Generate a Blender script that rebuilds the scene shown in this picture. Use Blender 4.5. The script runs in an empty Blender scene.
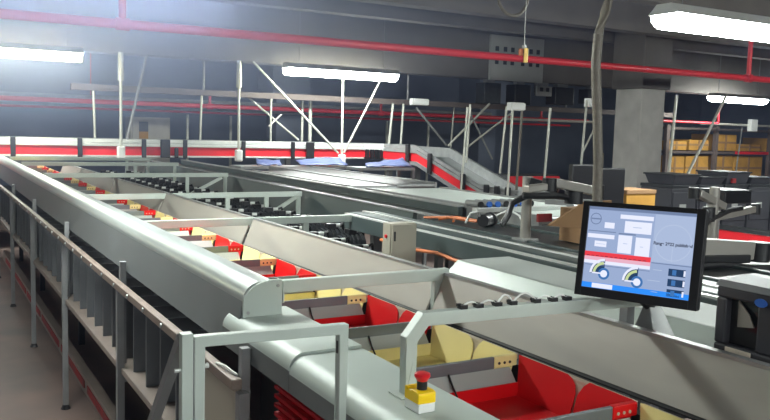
import bpy, bmesh, math, random
from mathutils import Vector, Matrix
random.seed(7)
C = bpy.context.scene.collection
PI = math.pi

# ------------------------------------------------------------------ materials
def mat(name, col, rough=.5, metal=0., noise=0., nscale=6., bump=0., coat=0., col2=None, aniso=None, spec=.5):
    m = bpy.data.materials.new(name); m.use_nodes = True
    nt = m.node_tree; b = nt.nodes['Principled BSDF']
    b.inputs['Base Color'].default_value = (*col, 1)
    b.inputs['Roughness'].default_value = rough
    b.inputs['Metallic'].default_value = metal
    b.inputs['Specular IOR Level'].default_value = spec
    if coat: b.inputs['Coat Weight'].default_value = coat
    if noise or bump:
        tc = nt.nodes.new('ShaderNodeTexCoord')
        mp = nt.nodes.new('ShaderNodeMapping')
        if aniso: mp.inputs['Scale'].default_value = aniso
        nz = nt.nodes.new('ShaderNodeTexNoise'); nz.inputs['Scale'].default_value = nscale
        nz.inputs['Detail'].default_value = 6
        nt.links.new(tc.outputs['Object'], mp.inputs['Vector'])
        nt.links.new(mp.outputs['Vector'], nz.inputs['Vector'])
        if noise:
            r = nt.nodes.new('ShaderNodeValToRGB')
            c2 = col2 or tuple(c*(1-noise) for c in col)
            r.color_ramp.elements[0].position = .3; r.color_ramp.elements[1].position = .7
            r.color_ramp.elements[0].color = (*c2, 1); r.color_ramp.elements[1].color = (*col, 1)
            nt.links.new(nz.outputs['Fac'], r.inputs['Fac'])
            nt.links.new(r.outputs['Color'], b.inputs['Base Color'])
            mr = nt.nodes.new('ShaderNodeMapRange')
            mr.inputs['To Min'].default_value = max(.05, rough-.08); mr.inputs['To Max'].default_value = min(1, rough+.1)
            nt.links.new(nz.outputs['Fac'], mr.inputs['Value']); nt.links.new(mr.outputs['Result'], b.inputs['Roughness'])
        if bump:
            bp = nt.nodes.new('ShaderNodeBump'); bp.inputs['Strength'].default_value = bump
            bp.inputs['Distance'].default_value = .01
            nt.links.new(nz.outputs['Fac'], bp.inputs['Height']); nt.links.new(bp.outputs['Normal'], b.inputs['Normal'])
    return m

def emit(name, col, s):
    m = bpy.data.materials.new(name); m.use_nodes = True
    nt = m.node_tree; nt.nodes.remove(nt.nodes['Principled BSDF'])
    e = nt.nodes.new('ShaderNodeEmission'); e.inputs['Color'].default_value = (*col, 1); e.inputs['Strength'].default_value = s
    nt.links.new(e.outputs['Emission'], nt.nodes['Material Output'].inputs['Surface'])
    return m

M = dict(
    paint = mat('light grey paint', (.50,.56,.52), .38, .1, .12, 5, .02),
    cover = mat('matt light grey cover paint', (.40,.43,.41), .55, 0, .10, 4),
    deck = mat('grey green deck paint', (.52,.59,.55), .45, .05, .10, 4, .02),
    hood = mat('satin hood metal', (.44,.48,.47), .34, .45, .15, 4, .03, aniso=(1,.3,1)),
    side = mat('shaded grey side sheet', (.17,.185,.19), .5, .2, .2, 5),  # base colour darkened for shade on faces turned from the lamps
    guard = mat('brushed guard steel', (.36,.335,.30), .45, .2, .14, 14, .03, aniso=(1,.25,1)),
    galv = mat('galvanised steel', (.40,.41,.41), .45, .6, .25, 9),
    leg = mat('dull leg steel', (.29,.295,.305), .5, .4, .2, 8),
    rail = mat('brownish worn rail', (.26,.20,.17), .5, .2, .3, 10),
    shelf = mat('beige shelf board', (.26,.21,.185), .6, 0, .2, 6),
    divider = mat('dark grey divider plastic', (.14,.148,.16), .5, 0, .3, 5),
    black = mat('black plastic', (.012,.012,.014), .38),
    dark = mat('dark charcoal metal', (.035,.038,.042), .45, .2, .4, 12),
    chassis = mat('brown black chassis', (.03,.02,.018), .7, 0, .4, 5),
    beamg = mat('dark grey green rail paint', (.06,.08,.08), .42, .1, .2, 6),
    rubber = mat('black conveyor belt rubber', (.03,.035,.035), .3, 0, .3, 8),
    pale = mat('pale conveyor belt', (.66,.72,.68), .4, 0, .1, 6),
    red = mat('red tray plastic', (.62,.003,.006), .42, 0, .1, 5, spec=.25),
    yellow = mat('pale yellow tray plastic', (.80,.69,.31), .5, 0, .06, 6, spec=.3),
    cream = mat('cream edge bar', (.50,.42,.33), .45, 0, .1, 9),
    strip = mat('dull aluminium strip', (.14,.155,.165), .42, .2, .15, 10),
    flap = mat('aluminium flap', (.37,.38,.36), .45, .1, .12, 9, aniso=(.3,1,1)),
    pipe = mat('red fire pipe paint', (.65,.025,.04), .35, 0, .12, 5),
    redbelt = mat('red belt side', (.75,.015,.025), .42, 0, .08, 5),
    alu = mat('bright aluminium rail', (.68,.70,.68), .35, .4, .08, 8),
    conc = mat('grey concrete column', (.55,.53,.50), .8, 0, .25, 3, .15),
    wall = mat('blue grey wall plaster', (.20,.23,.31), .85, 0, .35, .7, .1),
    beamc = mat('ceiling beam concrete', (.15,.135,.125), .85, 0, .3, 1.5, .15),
    ceil = mat('ceiling concrete', (.25,.235,.225), .85, 0, .35, .8, .2),
    plate = mat('perforated grey plate', (.45,.46,.45), .5, .3, .1, 5),
    white = mat('white plastic', (.75,.76,.74), .4),
    rod = mat('pale steel rod', (.58,.58,.52), .4, .4, .1, 9),
    conduit = mat('grey brown flexible conduit', (.17,.15,.125), .5, .1, .25, 60, .3),
    scuffed = mat('scuffed dark red strip', (.36,.012,.014), .6, 0, .6, 14),
    silver = mat('silver arm casting', (.36,.34,.31), .35, .4, .1, 8),
    card = mat('brown cardboard', (.30,.17,.08), .8, 0, .2, 4),
    wood = mat('orange yellow packing wood', (.58,.30,.05), .7, 0, .35, 3),
    cabinet = mat('beige cabinet paint', (.45,.42,.34), .4, .3, .1, 5),
    brownbeam = mat('brown painted beam', (.13,.10,.09), .6, .1, .2, 4),
    bluesheet = mat('pale blue plastic sheet', (.13,.16,.34), .35, 0, .2, 3),
    bin = mat('dark grey bin plastic', (.05,.05,.06), .5, 0, .3, 3),
    estop_y = mat('safety yellow', (.95,.62,.0), .4),
    estop_r = mat('safety red', (.75,.01,.02), .3),
    blue = mat('blue roller cap', (.03,.14,.55), .4),
    copper = mat('orange wiring', (.55,.16,.05), .5),
    glass = mat('dark scanner window', (.02,.02,.022), .08),
    label = mat('cream paper label', (.75,.66,.55), .6),
    tape = mat('amber tag plastic', (.85,.55,.12), .45),
)
# floor
fm = mat('worn brown concrete floor', (.20,.14,.12), .6, 0, .35, 2.2, .15, col2=(.12,.088,.08)); M['floor'] = fm
M['lamp'] = emit('lamp tube light', (.93,1.0,.96), 42)
M['lampsee'] = M['lamp']

# ------------------------------------------------------------------ helpers
ORG = {}
def bm_new(): return bmesh.new()
def bx(bm, x0,x1,y0,y1,z0,z1):
    v = [bm.verts.new(p) for p in ((x0,y0,z0),(x1,y0,z0),(x1,y1,z0),(x0,y1,z0),(x0,y0,z1),(x1,y0,z1),(x1,y1,z1),(x0,y1,z1))]
    for f in ((3,2,1,0),(4,5,6,7),(0,1,5,4),(1,2,6,5),(2,3,7,6),(3,0,4,7)): bm.faces.new([v[i] for i in f])
    return bm
def hexa(bm, P):   # 8 points: bottom loop 4 (ccw from above), top loop 4
    v = [bm.verts.new(p) for p in P]
    for f in ((3,2,1,0),(4,5,6,7),(0,1,5,4),(1,2,6,5),(2,3,7,6),(3,0,4,7)): bm.faces.new([v[i] for i in f])
    return bm
def prism(bm, prof, a0, a1, axis='y'):   # profile of (u, z) swept along axis
    def P(u, w, a): return (u, a, w) if axis == 'y' else (a, u, w)
    A = [bm.verts.new(P(u, w, a0)) for u, w in prof]; B = [bm.verts.new(P(u, w, a1)) for u, w in prof]
    n = len(prof)
    for i in range(n): bm.faces.new((A[i], A[(i+1)%n], B[(i+1)%n], B[i]))
    bm.faces.new(A[::-1]); bm.faces.new(B)
    return bm
def frame(d):
    d = d.normalized(); up = Vector((0,0,1)) if abs(d.z) < .95 else Vector((0,1,0))
    s = d.cross(up).normalized(); return s, s.cross(d).normalized()
def tube(bm, pts, r, n=10, rect=None):
    pts = [Vector(p) for p in pts]; rings = []
    for i, p in enumerate(pts):
        if i == 0: d = pts[1]-pts[0]
        elif i == len(pts)-1: d = pts[-1]-pts[-2]
        else: d = (pts[i]-pts[i-1]).normalized() + (pts[i+1]-pts[i]).normalized()
        s, u = frame(d); k = 1.
        if 0 < i < len(pts)-1:
            a = (pts[i]-pts[i-1]).normalized(); k = 1/max(.4, a.dot(d.normalized()))
            ax = a.cross((pts[i+1]-pts[i]).normalized())
        ring = []
        if rect:
            w, h = rect
            for sx, sy in ((-1,-1),(1,-1),(1,1),(-1,1)):
                o = s*sx*w/2 + u*sy*h/2
                if k > 1.001:
                    side = ax.normalized().cross(d.normalized()); o += side*(o.dot(side))*(k-1)
                ring.append(bm.verts.new(p+o))
        else:
            for j in range(n):
                t = 2*PI*j/n; ring.append(bm.verts.new(p + s*math.cos(t)*r + u*math.sin(t)*r))
        rings.append(ring)
    m = len(rings[0])
    for a, b in zip(rings, rings[1:]):
        for j in range(m): bm.faces.new((a[j], a[(j+1)%m], b[(j+1)%m], b[j]))
    bm.faces.new(rings[0][::-1]); bm.faces.new(rings[-1])
    return bm
def cyl(bm, p0, p1, r, n=14, r2=None):
    p0, p1 = Vector(p0), Vector(p1); s, u = frame(p1-p0); r2 = r if r2 is None else r2
    A = [bm.verts.new(p0+(s*math.cos(2*PI*j/n)+u*math.sin(2*PI*j/n))*r) for j in range(n)]
    B = [bm.verts.new(p1+(s*math.cos(2*PI*j/n)+u*math.sin(2*PI*j/n))*r2) for j in range(n)]
    for j in range(n): bm.faces.new((A[j], A[(j+1)%n], B[(j+1)%n], B[j]))
    bm.faces.new(A[::-1]); bm.faces.new(B)
    return bm
def arc(c, r, a0, a1, n, plane):   # points; plane fn(cx+r cos, cy+r sin)
    return [plane(c[0]+r*math.cos(math.radians(a0+(a1-a0)*i/n)), c[1]+r*math.sin(math.radians(a0+(a1-a0)*i/n))) for i in range(n+1)]
def obj(name, bm, m, parent=None, bev=0., smooth=False, loc=None):
    me = bpy.data.meshes.new(name); bmesh.ops.recalc_face_normals(bm, faces=bm.faces[:])
    org = Vector((0,0,0))
    if parent is not None: org = ORG[parent.name]
    else:
        lo = [min(v.co[i] for v in bm.verts) for i in range(3)]; hi = [max(v.co[i] for v in bm.verts) for i in range(3)]
        org = Vector(((lo[0]+hi[0])/2, (lo[1]+hi[1])/2, lo[2]))
    for v in bm.verts: v.co -= org
    if smooth:
        for f in bm.faces: f.smooth = True
    bm.to_mesh(me); bm.free(); me.materials.append(M[m] if isinstance(m, str) else m)
    o = bpy.data.objects.new(name, me); C.objects.link(o)
    if parent is not None: o.parent = parent
    else: o.location = org
    ORG[o.name] = org
    if bev:
        b = o.modifiers.new('bevel', 'BEVEL'); b.width = bev; b.segments = 2; b.limit_method = 'ANGLE'; b.angle_limit = math.radians(40)
    if smooth:
        try:
            me.set_sharp_from_angle(angle=math.radians(40))
        except Exception: pass
    return o
def tag(o, label, cat, group=None):
    o['label'] = label; o['category'] = cat
    if group: o['group'] = group
    return o
def thing(name, label, cat, loc, group=None):
    o = bpy.data.objects.new(name, None); C.objects.link(o); o.location = loc; o.empty_display_size = .1
    ORG[o.name] = Vector(loc); return tag(o, label, cat, group)
def struct(name, bm, m, bev=0.):
    o = obj(name, bm, m, bev=bev); o['kind'] = 'structure'; return o
def children(o): return [c for c in bpy.data.objects if c.parent == o]
def dup(root, loc, label, group=None):
    kids = []
    def cp(o, par):
        c = o.copy(); C.objects.link(c)
        if par is not None: c.parent = par
        for k in children(o): cp(k, c)
        return c
    r = cp(root, None); r.location = loc; r['label'] = label
    if group: r['group'] = group
    ORG[r.name] = Vector(loc)
    return r
ORDS = ['nearest','second','third','fourth','fifth','sixth','seventh','eighth','ninth','tenth','eleventh','twelfth','thirteenth','fourteenth','fifteenth','sixteenth','seventeenth','eighteenth','nineteenth','twentieth']
def nth(i):
    if i < 20: return ORDS[i]
    t, u = divmod(i+1, 10); tn = {2:'twenty',3:'thirty',4:'forty'}[t]
    if u == 0: return {2:'twentieth',3:'thirtieth',4:'fortieth'}[t]
    return tn + '-' + ['','first','second','third','fourth','fifth','sixth','seventh','eighth','ninth'][u]

# ------------------------------------------------------------------ camera
F = 815.0
R = ((0.867, 0.024, 0.497), (-0.497, 0.100, 0.862), (0.029, 0.995, -0.099))
def camera():
    v1 = (-85-385., -(115-210.)); roll = .029; a, b = v1
    xX = -(F*F+b*b+roll*a*b)/(a-roll*b)
    dY = Vector((a, b, F)).normalized(); dX = Vector((xX, b-roll*(xX-a), F)).normalized()
    dX = (dX - dY*dX.dot(dY)).normalized()
    dZ = dX.cross(dY)
    if dZ.y < 0: dZ = -dZ
    # camera axes in world: right, up, -forward
    right = Vector((dX.x, dY.x, dZ.x)); up = Vector((dX.y, dY.y, dZ.y)); fwd = Vector((dX.z, dY.z, dZ.z))
    mt = Matrix((( right.x, up.x, -fwd.x), (right.y, up.y, -fwd.y), (right.z, up.z, -fwd.z))).to_4x4()
    mt.translation = Vector((0, 0, 2.0))
    cd = bpy.data.cameras.new('camera'); cd.sensor_width = 36; cd.sensor_fit = 'HORIZONTAL'; cd.lens = F/770*36
    cd.clip_start = .05; cd.clip_end = 200
    co = bpy.data.objects.new('camera', cd); C.objects.link(co); co.matrix_world = mt
    bpy.context.scene.camera = co
camera()

# ------------------------------------------------------------------ room shell
XL, XR, YN, YB, ZC = -6.0, 27.0, -8.0, 22.0, 4.0
struct('floor', bx(bm_new(), XL, XR, YN, YB, -.1, 0), 'floor')
struct('ceiling', bx(bm_new(), XL, XR, YN, YB, ZC, ZC+.15), 'ceil')
struct('wall_back', bx(bm_new(), XL, XR, YB, YB+.2, 0, ZC), 'wall')
struct('wall_front', bx(bm_new(), XL, XR, YN-.2, YN, 0, ZC), 'wall')
struct('wall_left', bx(bm_new(), XL-.2, XL, YN, YB, 0, ZC), 'wall')
struct('wall_right', bx(bm_new(), XR, XR+.2, YN, YB, 0, ZC), 'wall')
struct('ceiling_beam', bx(bm_new(), XL, XR, 12.85, 13.25, 3.02, ZC), 'beamc', .01)
for i, (y, z) in enumerate(((10.6, 3.62), (8.6, 3.5), (6.6, 3.5), (4.6, 3.55), (2.6, 3.55), (.6, 3.55))):
    struct('ceiling_joist', bx(bm_new(), XL, XR, y, y+.22, z, ZC), 'beamc')

# ------------------------------------------------------------------ lamps
def lamp(x, y, z, label, L=1.72, drop=True):
    t = thing('fluorescent_lamp', label, 'ceiling lamp', (x, y, z), 'long fluorescent lamps')
    b = bm_new(); prism(b, [(-.15,.06),(.15,.06),(.07,.14),(-.07,.14)], -L/2, L/2, 'x')
    for v in b.verts: v.co += Vector((x, y, z))
    obj('lamp_housing', b, 'white', t)
    b = bm_new(); pr = [(-.14,.058)] + [(.14*math.cos(PI+PI*k/8), .058+.115*math.sin(PI+PI*k/8)) for k in range(1, 8)] + [(.14,.058)]
    prism(b, pr, -L/2+.02, L/2-.02, 'x')
    for v in b.verts: v.co += Vector((x, y, z))
    obj('diffuser', b, 'lamp', t)  # diffuser enlarged to stand in for bloom around the tube
    for s in (-1, 1):
        b = cyl(bm_new(), (x+s*L*.38, y, z+.12), (x+s*L*.38, y, ZC-.002), .006, 6); obj('suspension_rod', b, 'leg', t)
    return t
lamp(1.2, 12.2, 2.86, 'long glowing tube lamp cut by the left edge of the picture')
lamp(6.15, 12.2, 2.86, 'long glowing tube lamp over the far red conveyor, left of centre', 2.05)
lamp(16.2, 12.2, 2.86, 'smaller glowing tube lamp at right edge, above the wooden crates', 1.8)
lamp(5.88, 4.5, 2.88, 'large near tube lamp at the top right corner', 1.72)
lamp(.75, 4.5, 2.88, 'tube lamp just above the top edge over the sorter line')
lamp(.75, -3.2, 2.88, 'tube lamp behind the camera over the sorter line')
lamp(5.65, -3.2, 2.88, 'tube lamp behind the camera to the right')
lamp(11.2, 4.5, 2.88, 'tube lamp outside the picture far to the right')
lamp(-3.8, 12.2, 2.86, 'tube lamp outside the picture over the far left aisle')

lamp(-4.4, -3.2, 2.88, 'added unseen tube lamp behind the camera, brightening left faces')  # extra lamp added to brighten left and front faces
lamp(3.8, -1.6, 2.88, 'added unseen tube lamp brightening the belt conveyors')  # off-row lamp added to lift the conveyors beyond the guard
# ------------------------------------------------------------------ red fire pipes
def redpipe(name, label, pts, r, drops):
    t = thing(name, label, 'pipe', pts[0])
    obj('pipe_run', tube(bm_new(), pts, r, 12), 'pipe', t, smooth=True)
    for (x, y, z0, z1, rr) in drops:
        o = obj('riser', cyl(bm_new(), (x, y, z0), (x, y, z1), rr, 10), 'pipe', t, smooth=True)
        obj('coupling', cyl(bm_new(), (x-.06, y, z0), (x+.06, y, z0), r*1.35, 10), 'pipe', o, smooth=True)
    return t
redpipe('fire_pipe', 'thick red fire pipe crossing the whole picture near the ceiling', [(XL,7.95,2.9),(XR,7.95,2.9)], .045,
        [(1.70,7.95,2.9,ZC-.001,.035),(10.75,7.95,2.9,ZC-.001,.035)])
redpipe('sprinkler_pipe', 'thin red pipe along the back above the brown beam posts', [(XL,16,2.35),(15.3,16,2.34)], .045,
        [(5.12,16,2.34,2.62,.03),(9.05,16,2.34,2.62,.03),(13.7,16,2.34,2.62,.03)])
redpipe('sprinkler_pipe', 'thinnest dark red pipe lowest along the back wall', [(XL,18,2.25),(16.5,18,2.24)], .028, [(-2,18,2.25,ZC-.002,.012),(3.2,18,2.25,ZC-.002,.012)])
redpipe('sprinkler_pipe', 'short red pipe with an upturned end right of the column', [(14.5,12.9,2.35),(16.45,12.9,2.35),(16.45,12.9,2.62)], .035, [])
t = thing('conduit_run', 'grey conduit pair running behind the red pipe at left', 'conduit', (XL,16.4,2.3))
for z in (2.28, 2.44): obj('conduit', cyl(bm_new(), (XL,16.5,z), (12.5,16.5,z), .035, 8), 'galv', t, smooth=True)
t = thing('conduit_run', 'pale conduit with a white junction box at the right edge', 'conduit', (14,15,2.4))
obj('conduit', cyl(bm_new(), (16.6,13.5,2.35), (24,13.5,2.35), .03, 8), 'rod', t, smooth=True)
obj('junction_box', bx(bm_new(), 18.35,18.6,13.38,13.5,2.2,2.5), 'white', t, .01)
t = thing('conduit_run', 'bright conduit piece beside the hanging yellow tag, in the back', 'conduit', (11.5,15,2.2))
obj('conduit', cyl(bm_new(), (11.4,14.6,2.3), (14.2,14.6,2.3), .03, 8), 'rod', t, smooth=True)

# brown horizontal beam
t = thing('hanger_beam', 'thin brown steel beam running across behind the pale rods', 'beam', (2.2,13.5,2.5))
obj('beam_bar', bx(bm_new(), 2.1,15.5,13.42,13.52,2.46,2.56), 'brownbeam', t)
for x in (4.2, 8.2, 12.2): obj('beam_hanger', cyl(bm_new(), (x,13.47,2.56), (x,13.47,ZC), .02, 8), 'leg', t)

# ------------------------------------------------------------------ column
t = thing('concrete_column', 'square grey concrete column standing behind the monitor', 'column', (10.94,10.2,0))
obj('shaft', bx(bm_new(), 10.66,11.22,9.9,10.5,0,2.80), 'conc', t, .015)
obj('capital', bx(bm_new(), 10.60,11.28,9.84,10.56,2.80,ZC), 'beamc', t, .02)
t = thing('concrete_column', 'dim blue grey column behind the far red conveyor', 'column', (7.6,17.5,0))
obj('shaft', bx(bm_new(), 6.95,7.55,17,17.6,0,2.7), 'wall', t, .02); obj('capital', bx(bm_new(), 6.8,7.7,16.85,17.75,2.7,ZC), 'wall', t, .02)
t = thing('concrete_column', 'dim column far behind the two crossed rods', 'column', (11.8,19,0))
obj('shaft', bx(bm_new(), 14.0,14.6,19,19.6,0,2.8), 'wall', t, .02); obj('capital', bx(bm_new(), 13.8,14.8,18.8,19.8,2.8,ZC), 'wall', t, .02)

# perforated plate on the beam
t = thing('perforated_plate', 'grey perforated plate fixed to the ceiling beam', 'plate', (10.3,12.8,3.0))
obj('plate_sheet', bx(bm_new(), 9.62,10.95,12.80,12.84,3.0,3.86), 'plate', t)
for z in (3.35, 3.6):
    for x in (9.78, 9.98, 10.16, 10.42, 10.62, 10.80): obj('hole', bx(bm_new(), x-.04,x+.04,12.79,12.80,z-.045,z+.045), 'black', t)

# hanging tag, cable loop, flexible conduit
t = thing('hanging_tag', 'small amber tag hanging on a string in front of the red pipe', 'tag', (4.04,5,2.52))
obj('string', cyl(bm_new(), (4.03,5,2.64), (4.03,5,ZC), .003, 6), 'white', t)
obj('tag_card', bx(bm_new(), 4.025,4.065,4.99,5.0,2.53,2.64), 'tape', t, .004)
obj('tag_card', bx(bm_new(), 3.985,4.022,5.0,5.012,2.58,2.635), 'copper', t, .004)
obj('tag_clip', cyl(bm_new(), (4.03,4.985,2.652), (4.03,5.01,2.652), .014, 10), 'white', t); t.location.y -= .06
b = tube(bm_new(), [(3.55,5,3.5),(3.72,5,3.1)] + arc((3.95,3.02), .14, 170, 360, 10, lambda a, c: (a, 5, c)) + [(4.2,5,3.2),(4.4,5,3.6),(4.4,5,ZC)], .013, 8)
tag(obj('cable_loop', b, 'conduit', smooth=True), 'loop of grey cable hanging from the ceiling at the top edge', 'cable')
b = tube(bm_new(), [(2.62,2.6,ZC),(2.6,2.6,2.9),(2.585,2.6,2.62),(2.55,2.6,2.52),(2.518,2.6,2.42),(2.512,2.6,2.3),(2.535,2.6,2.1),(2.555,2.6,1.9),(2.565,2.6,1.66),(2.565,2.6,1.452)], .021, 12)
tag(obj('flexible_conduit', b, 'conduit', smooth=True), 'thick flexible grey conduit dropping from ceiling to behind the monitor', 'conduit')
b = tube(bm_new(), [(2.572,2.60,1.92),(2.60,2.63,1.82),(2.645,2.66,1.66),(2.655,2.66,1.452)], .012, 10)
tag(obj('flexible_conduit', b, 'conduit', smooth=True), 'thinner conduit branching beside the thick one behind the monitor', 'conduit')

# ------------------------------------------------------------------ rods hanging from the ceiling
def rod(p0, p1, r, label, foot=False, m='rod', glare=False):
    t = thing('hanger_rod', label, 'rod', p1, 'pale hanger rods')
    obj('rod_bar', cyl(bm_new(), p0, p1, r, 8), m, t, smooth=True)
    if foot: obj('rod_foot', bx(bm_new(), p1[0]-.055,p1[0]+.055,p1[1]-.055,p1[1]+.055,p1[2]-.10,p1[2]+.09), 'white', t, .02)
    if glare: obj('rod_glare', cyl(bm_new(), p0, (p0[0]+(p1[0]-p0[0])*.28,)+tuple(p0[i]+(p1[i]-p0[i])*.28 for i in (1,2)), r*1.8, 8, r*2.2), 'rod', t, smooth=True)  # thicker pale top piece stands in for glare on the rod
    return t
Yr = 12.7
rod((2.69,Yr,3.02),(2.69,Yr,1.53), .022, 'upright pale rod with white foot, leftmost on the red conveyor', True, glare=True)
rod((4.54,Yr,3.02),(4.55,Yr,1.50), .022, 'upright pale rod with white foot, second on the red conveyor', True, glare=True)
rod((6.41,Yr,3.02),(6.43,Yr,1.44), .022, 'upright pale rod with white foot under the middle lamp', True)
def rodpx(label, x0, z0, x1, z1, y, r=.02, m='rod', y1=None): return rod((x0,y,z0), (x1,y1 if y1 else y,z1), r, label, m=m)
rodpx('dark slanting rod beside the leftmost upright rod', 3.12,3.02, 2.82,1.72, 12.9, .022, 'leg')
rodpx('short upright rod left of the leftmost footed rod', 2.43,2.47, 2.45,1.72, 13.45)
rodpx('upright rod midway between the two left footed rods', 4.16,2.47, 4.14,1.72, 13.45)
rodpx('long diagonal rod falling to the foot of the middle rod', 4.80,3.02, 6.38,1.55, 12.75, .02)
rodpx('thin diagonal rod crossing the post left of the middle rod', 5.0,2.5, 6.0,1.75, 13.6, .018)
rodpx('short slanted rod stub right of the second footed rod', 5.66,2.2, 5.42,1.98, 13.6, .018)
rodpx('slanted rod rising right from the foot of the middle rod', 7.3,3.02, 6.52,1.56, 12.8, .02)
rodpx('upright rod nearest left of the paired posts', 5.40,2.47, 5.40,1.72, 13.45)
rodpx('left upright of the paired posts behind the conveyor', 6.2,2.47, 6.2,1.72, 13.9, .025)
rodpx('right upright of the paired posts behind the conveyor', 6.36,2.47, 6.36,1.72, 13.9, .035)
rodpx('upright rod at the start of the conveyor curve', 7.72,2.47, 7.66,1.72, 13.2, .025)
rodpx('upright rod standing close beside the one at the conveyor curve', 7.95,2.47, 7.90,1.4, 13.2, .022)
rodpx('grey diagonal rod falling towards the head of the slope', 8.05,2.4, 8.75,1.72, 12.9, .022, 'galv')
rodpx('bright diagonal rod rising right above the slope head', 9.35,2.52, 8.45,1.72, 12.4, .022)
rodpx('thin upright rod behind the bright diagonal above the slope', 9.65,2.5, 9.6,1.6, 14, .018)
rodpx('tan upright rod beside the slope, left of a pair', 7.28,2.36, 7.22,1.1, 10.2, .018)
rodpx('pale upright rod beside the slope, right of a pair', 7.62,2.42, 7.58,1.5, 10.6, .018)
rodpx('bright diagonal rod between the upright rods over the slope', 8.5,2.3, 7.6,1.70, 10.7, .016)
rodpx('dark diagonal rod crossing the bright one over the slope', 7.75,2.3, 8.25,1.55, 10.8, .015, 'galv')
rodpx('upright rod standing right of the crossed rods', 8.03,2.4, 7.95,1.35, 10.2, .018)
rodpx('upright rod below the pale junction box', 7.19,2.34, 7.16,1.0, 9.0, .018)
rodpx('tan upright rod just right of the rod below the junction box', 7.36,2.34, 7.31,1.05, 9.0, .018, 'conduit')
rodpx('upright rod left of the flexible conduit', 7.87,2.36, 7.82,1.3, 9.0, .018)
rodpx('upright rod hidden partly by the flexible conduit', 8.56,2.5, 8.5,1.3, 9.0, .018)
rodpx('short bright slanted rod behind the flexible conduit', 8.86,2.3, 8.52,1.72, 9.0, .014)
rodpx('slightly leaning rod right of the concrete column', 10.46,2.66, 10.37,1.16, 9.0, .025)
rodpx('strongly slanted rod in front of the wooden crates', 11.65,2.72, 10.67,1.15, 9.0, .025)
rodpx('faint upright rod at the right edge in front of the crates', 12.1,2.2, 12.0,1.2, 9.0, .012, 'galv')
# boxes at the rod tops, under the beam
for (x,y,z,w,h,l,m) in ((7.20,8.95,2.30,.22,.11,'pale junction box on top of the paired tan rods','white'),
                    (8.62,9.0,2.40,.12,.13,'small white box behind the flexible conduit','white'),
                    (8.1,12.9,2.45,.34,.12,'pale box at the top of the rods by the conveyor curve','white')):
    t = thing('junction_box', l, 'box', (x,y,z)); obj('box_body', bx(bm_new(), x-w/2,x+w/2,y-.06,y+.06,z,z+h), m, t, .01)
    obj('box_lid', bx(bm_new(), x-w/2-.01,x+w/2+.01,y-.07,y-.06,z+.01,z+h-.01), m, t, .005)
for (x0,x1,z0,z1,l,m) in ((10.35,10.75,2.55,2.95,'black speaker-like box hanging under the perforated plate','black'),
                      (9.6,10.0,2.55,2.95,'dark box hanging left of the black one under the beam','dark'),
                      (11.4,11.9,2.6,2.95,'black box hanging right of the white socket panel','black'),
                      (12.3,12.7,2.65,2.95,'dark grey box hanging left of the flexible conduit','bin')):
    t = thing('hanging_box', l, 'box', ((x0+x1)/2,13.0,z0)); obj('box_body', bx(bm_new(), x0,x1,12.9,13.2,z0,z1), m, t, .01)
    obj('bracket', bx(bm_new(), x0+.1,x1-.1,12.98,13.1,z1,3.02), 'leg', t)
t = thing('socket_panel', 'small white socket panel with two dark holes under the beam', 'socket', (11.15,13,2.7))
obj('panel_body', bx(bm_new(), 10.9,11.3,12.9,12.96,2.75,2.95), 'plate', t, .01)
for x in (11.02, 11.18): obj('socket_hole', bx(bm_new(), x-.04,x+.04,12.89,12.9,2.84,2.92), 'black', t)
obj('panel_bracket', bx(bm_new(), 10.95,11.25,12.96,13.05,2.8,3.02), 'leg', t)

# background uprights and door far behind
for i, (x, l) in enumerate(((4.2,'far thin grey post, first right of the pale cabinet'),(5.0,'far thin grey post, second right of the pale cabinet'),
        (5.9,'far thin grey post just left of the second footed rod'),(6.35,'far thin grey post just right of the second footed rod'),(8.3,'far thin grey post left of the long diagonal rod'),(9.3,'far thin grey post behind the middle footed rod'))):
    tag(obj('rack_post', bx(bm_new(), x*1.32-.02,x*1.32+.03,19,19.05,0,2.2), 'rod'), l, 'post', 'far rack posts')
t = thing('pale_cabinet', 'pale tall cabinet with a coloured notice, far behind the red conveyor', 'cabinet', (4.5,18.5,0))
obj('cabinet_body', bx(bm_new(), 4.12,5.0,18.5,19,0,2.1), 'conc', t, .01)
obj('door', bx(bm_new(), 4.16,4.96,18.47,18.5,.1,2.05), 'conc', t, .01)
n = obj('notice', bx(bm_new(), 4.3,4.5,18.46,18.47,1.35,2.0), 'dark', t)
obj('notice_patch', bx(bm_new(), 4.3,4.5,18.455,18.46,1.6,1.78), 'wood', n)
obj('notice_patch', bx(bm_new(), 4.3,4.5,18.455,18.46,1.42,1.55), 'blue', n)

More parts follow.
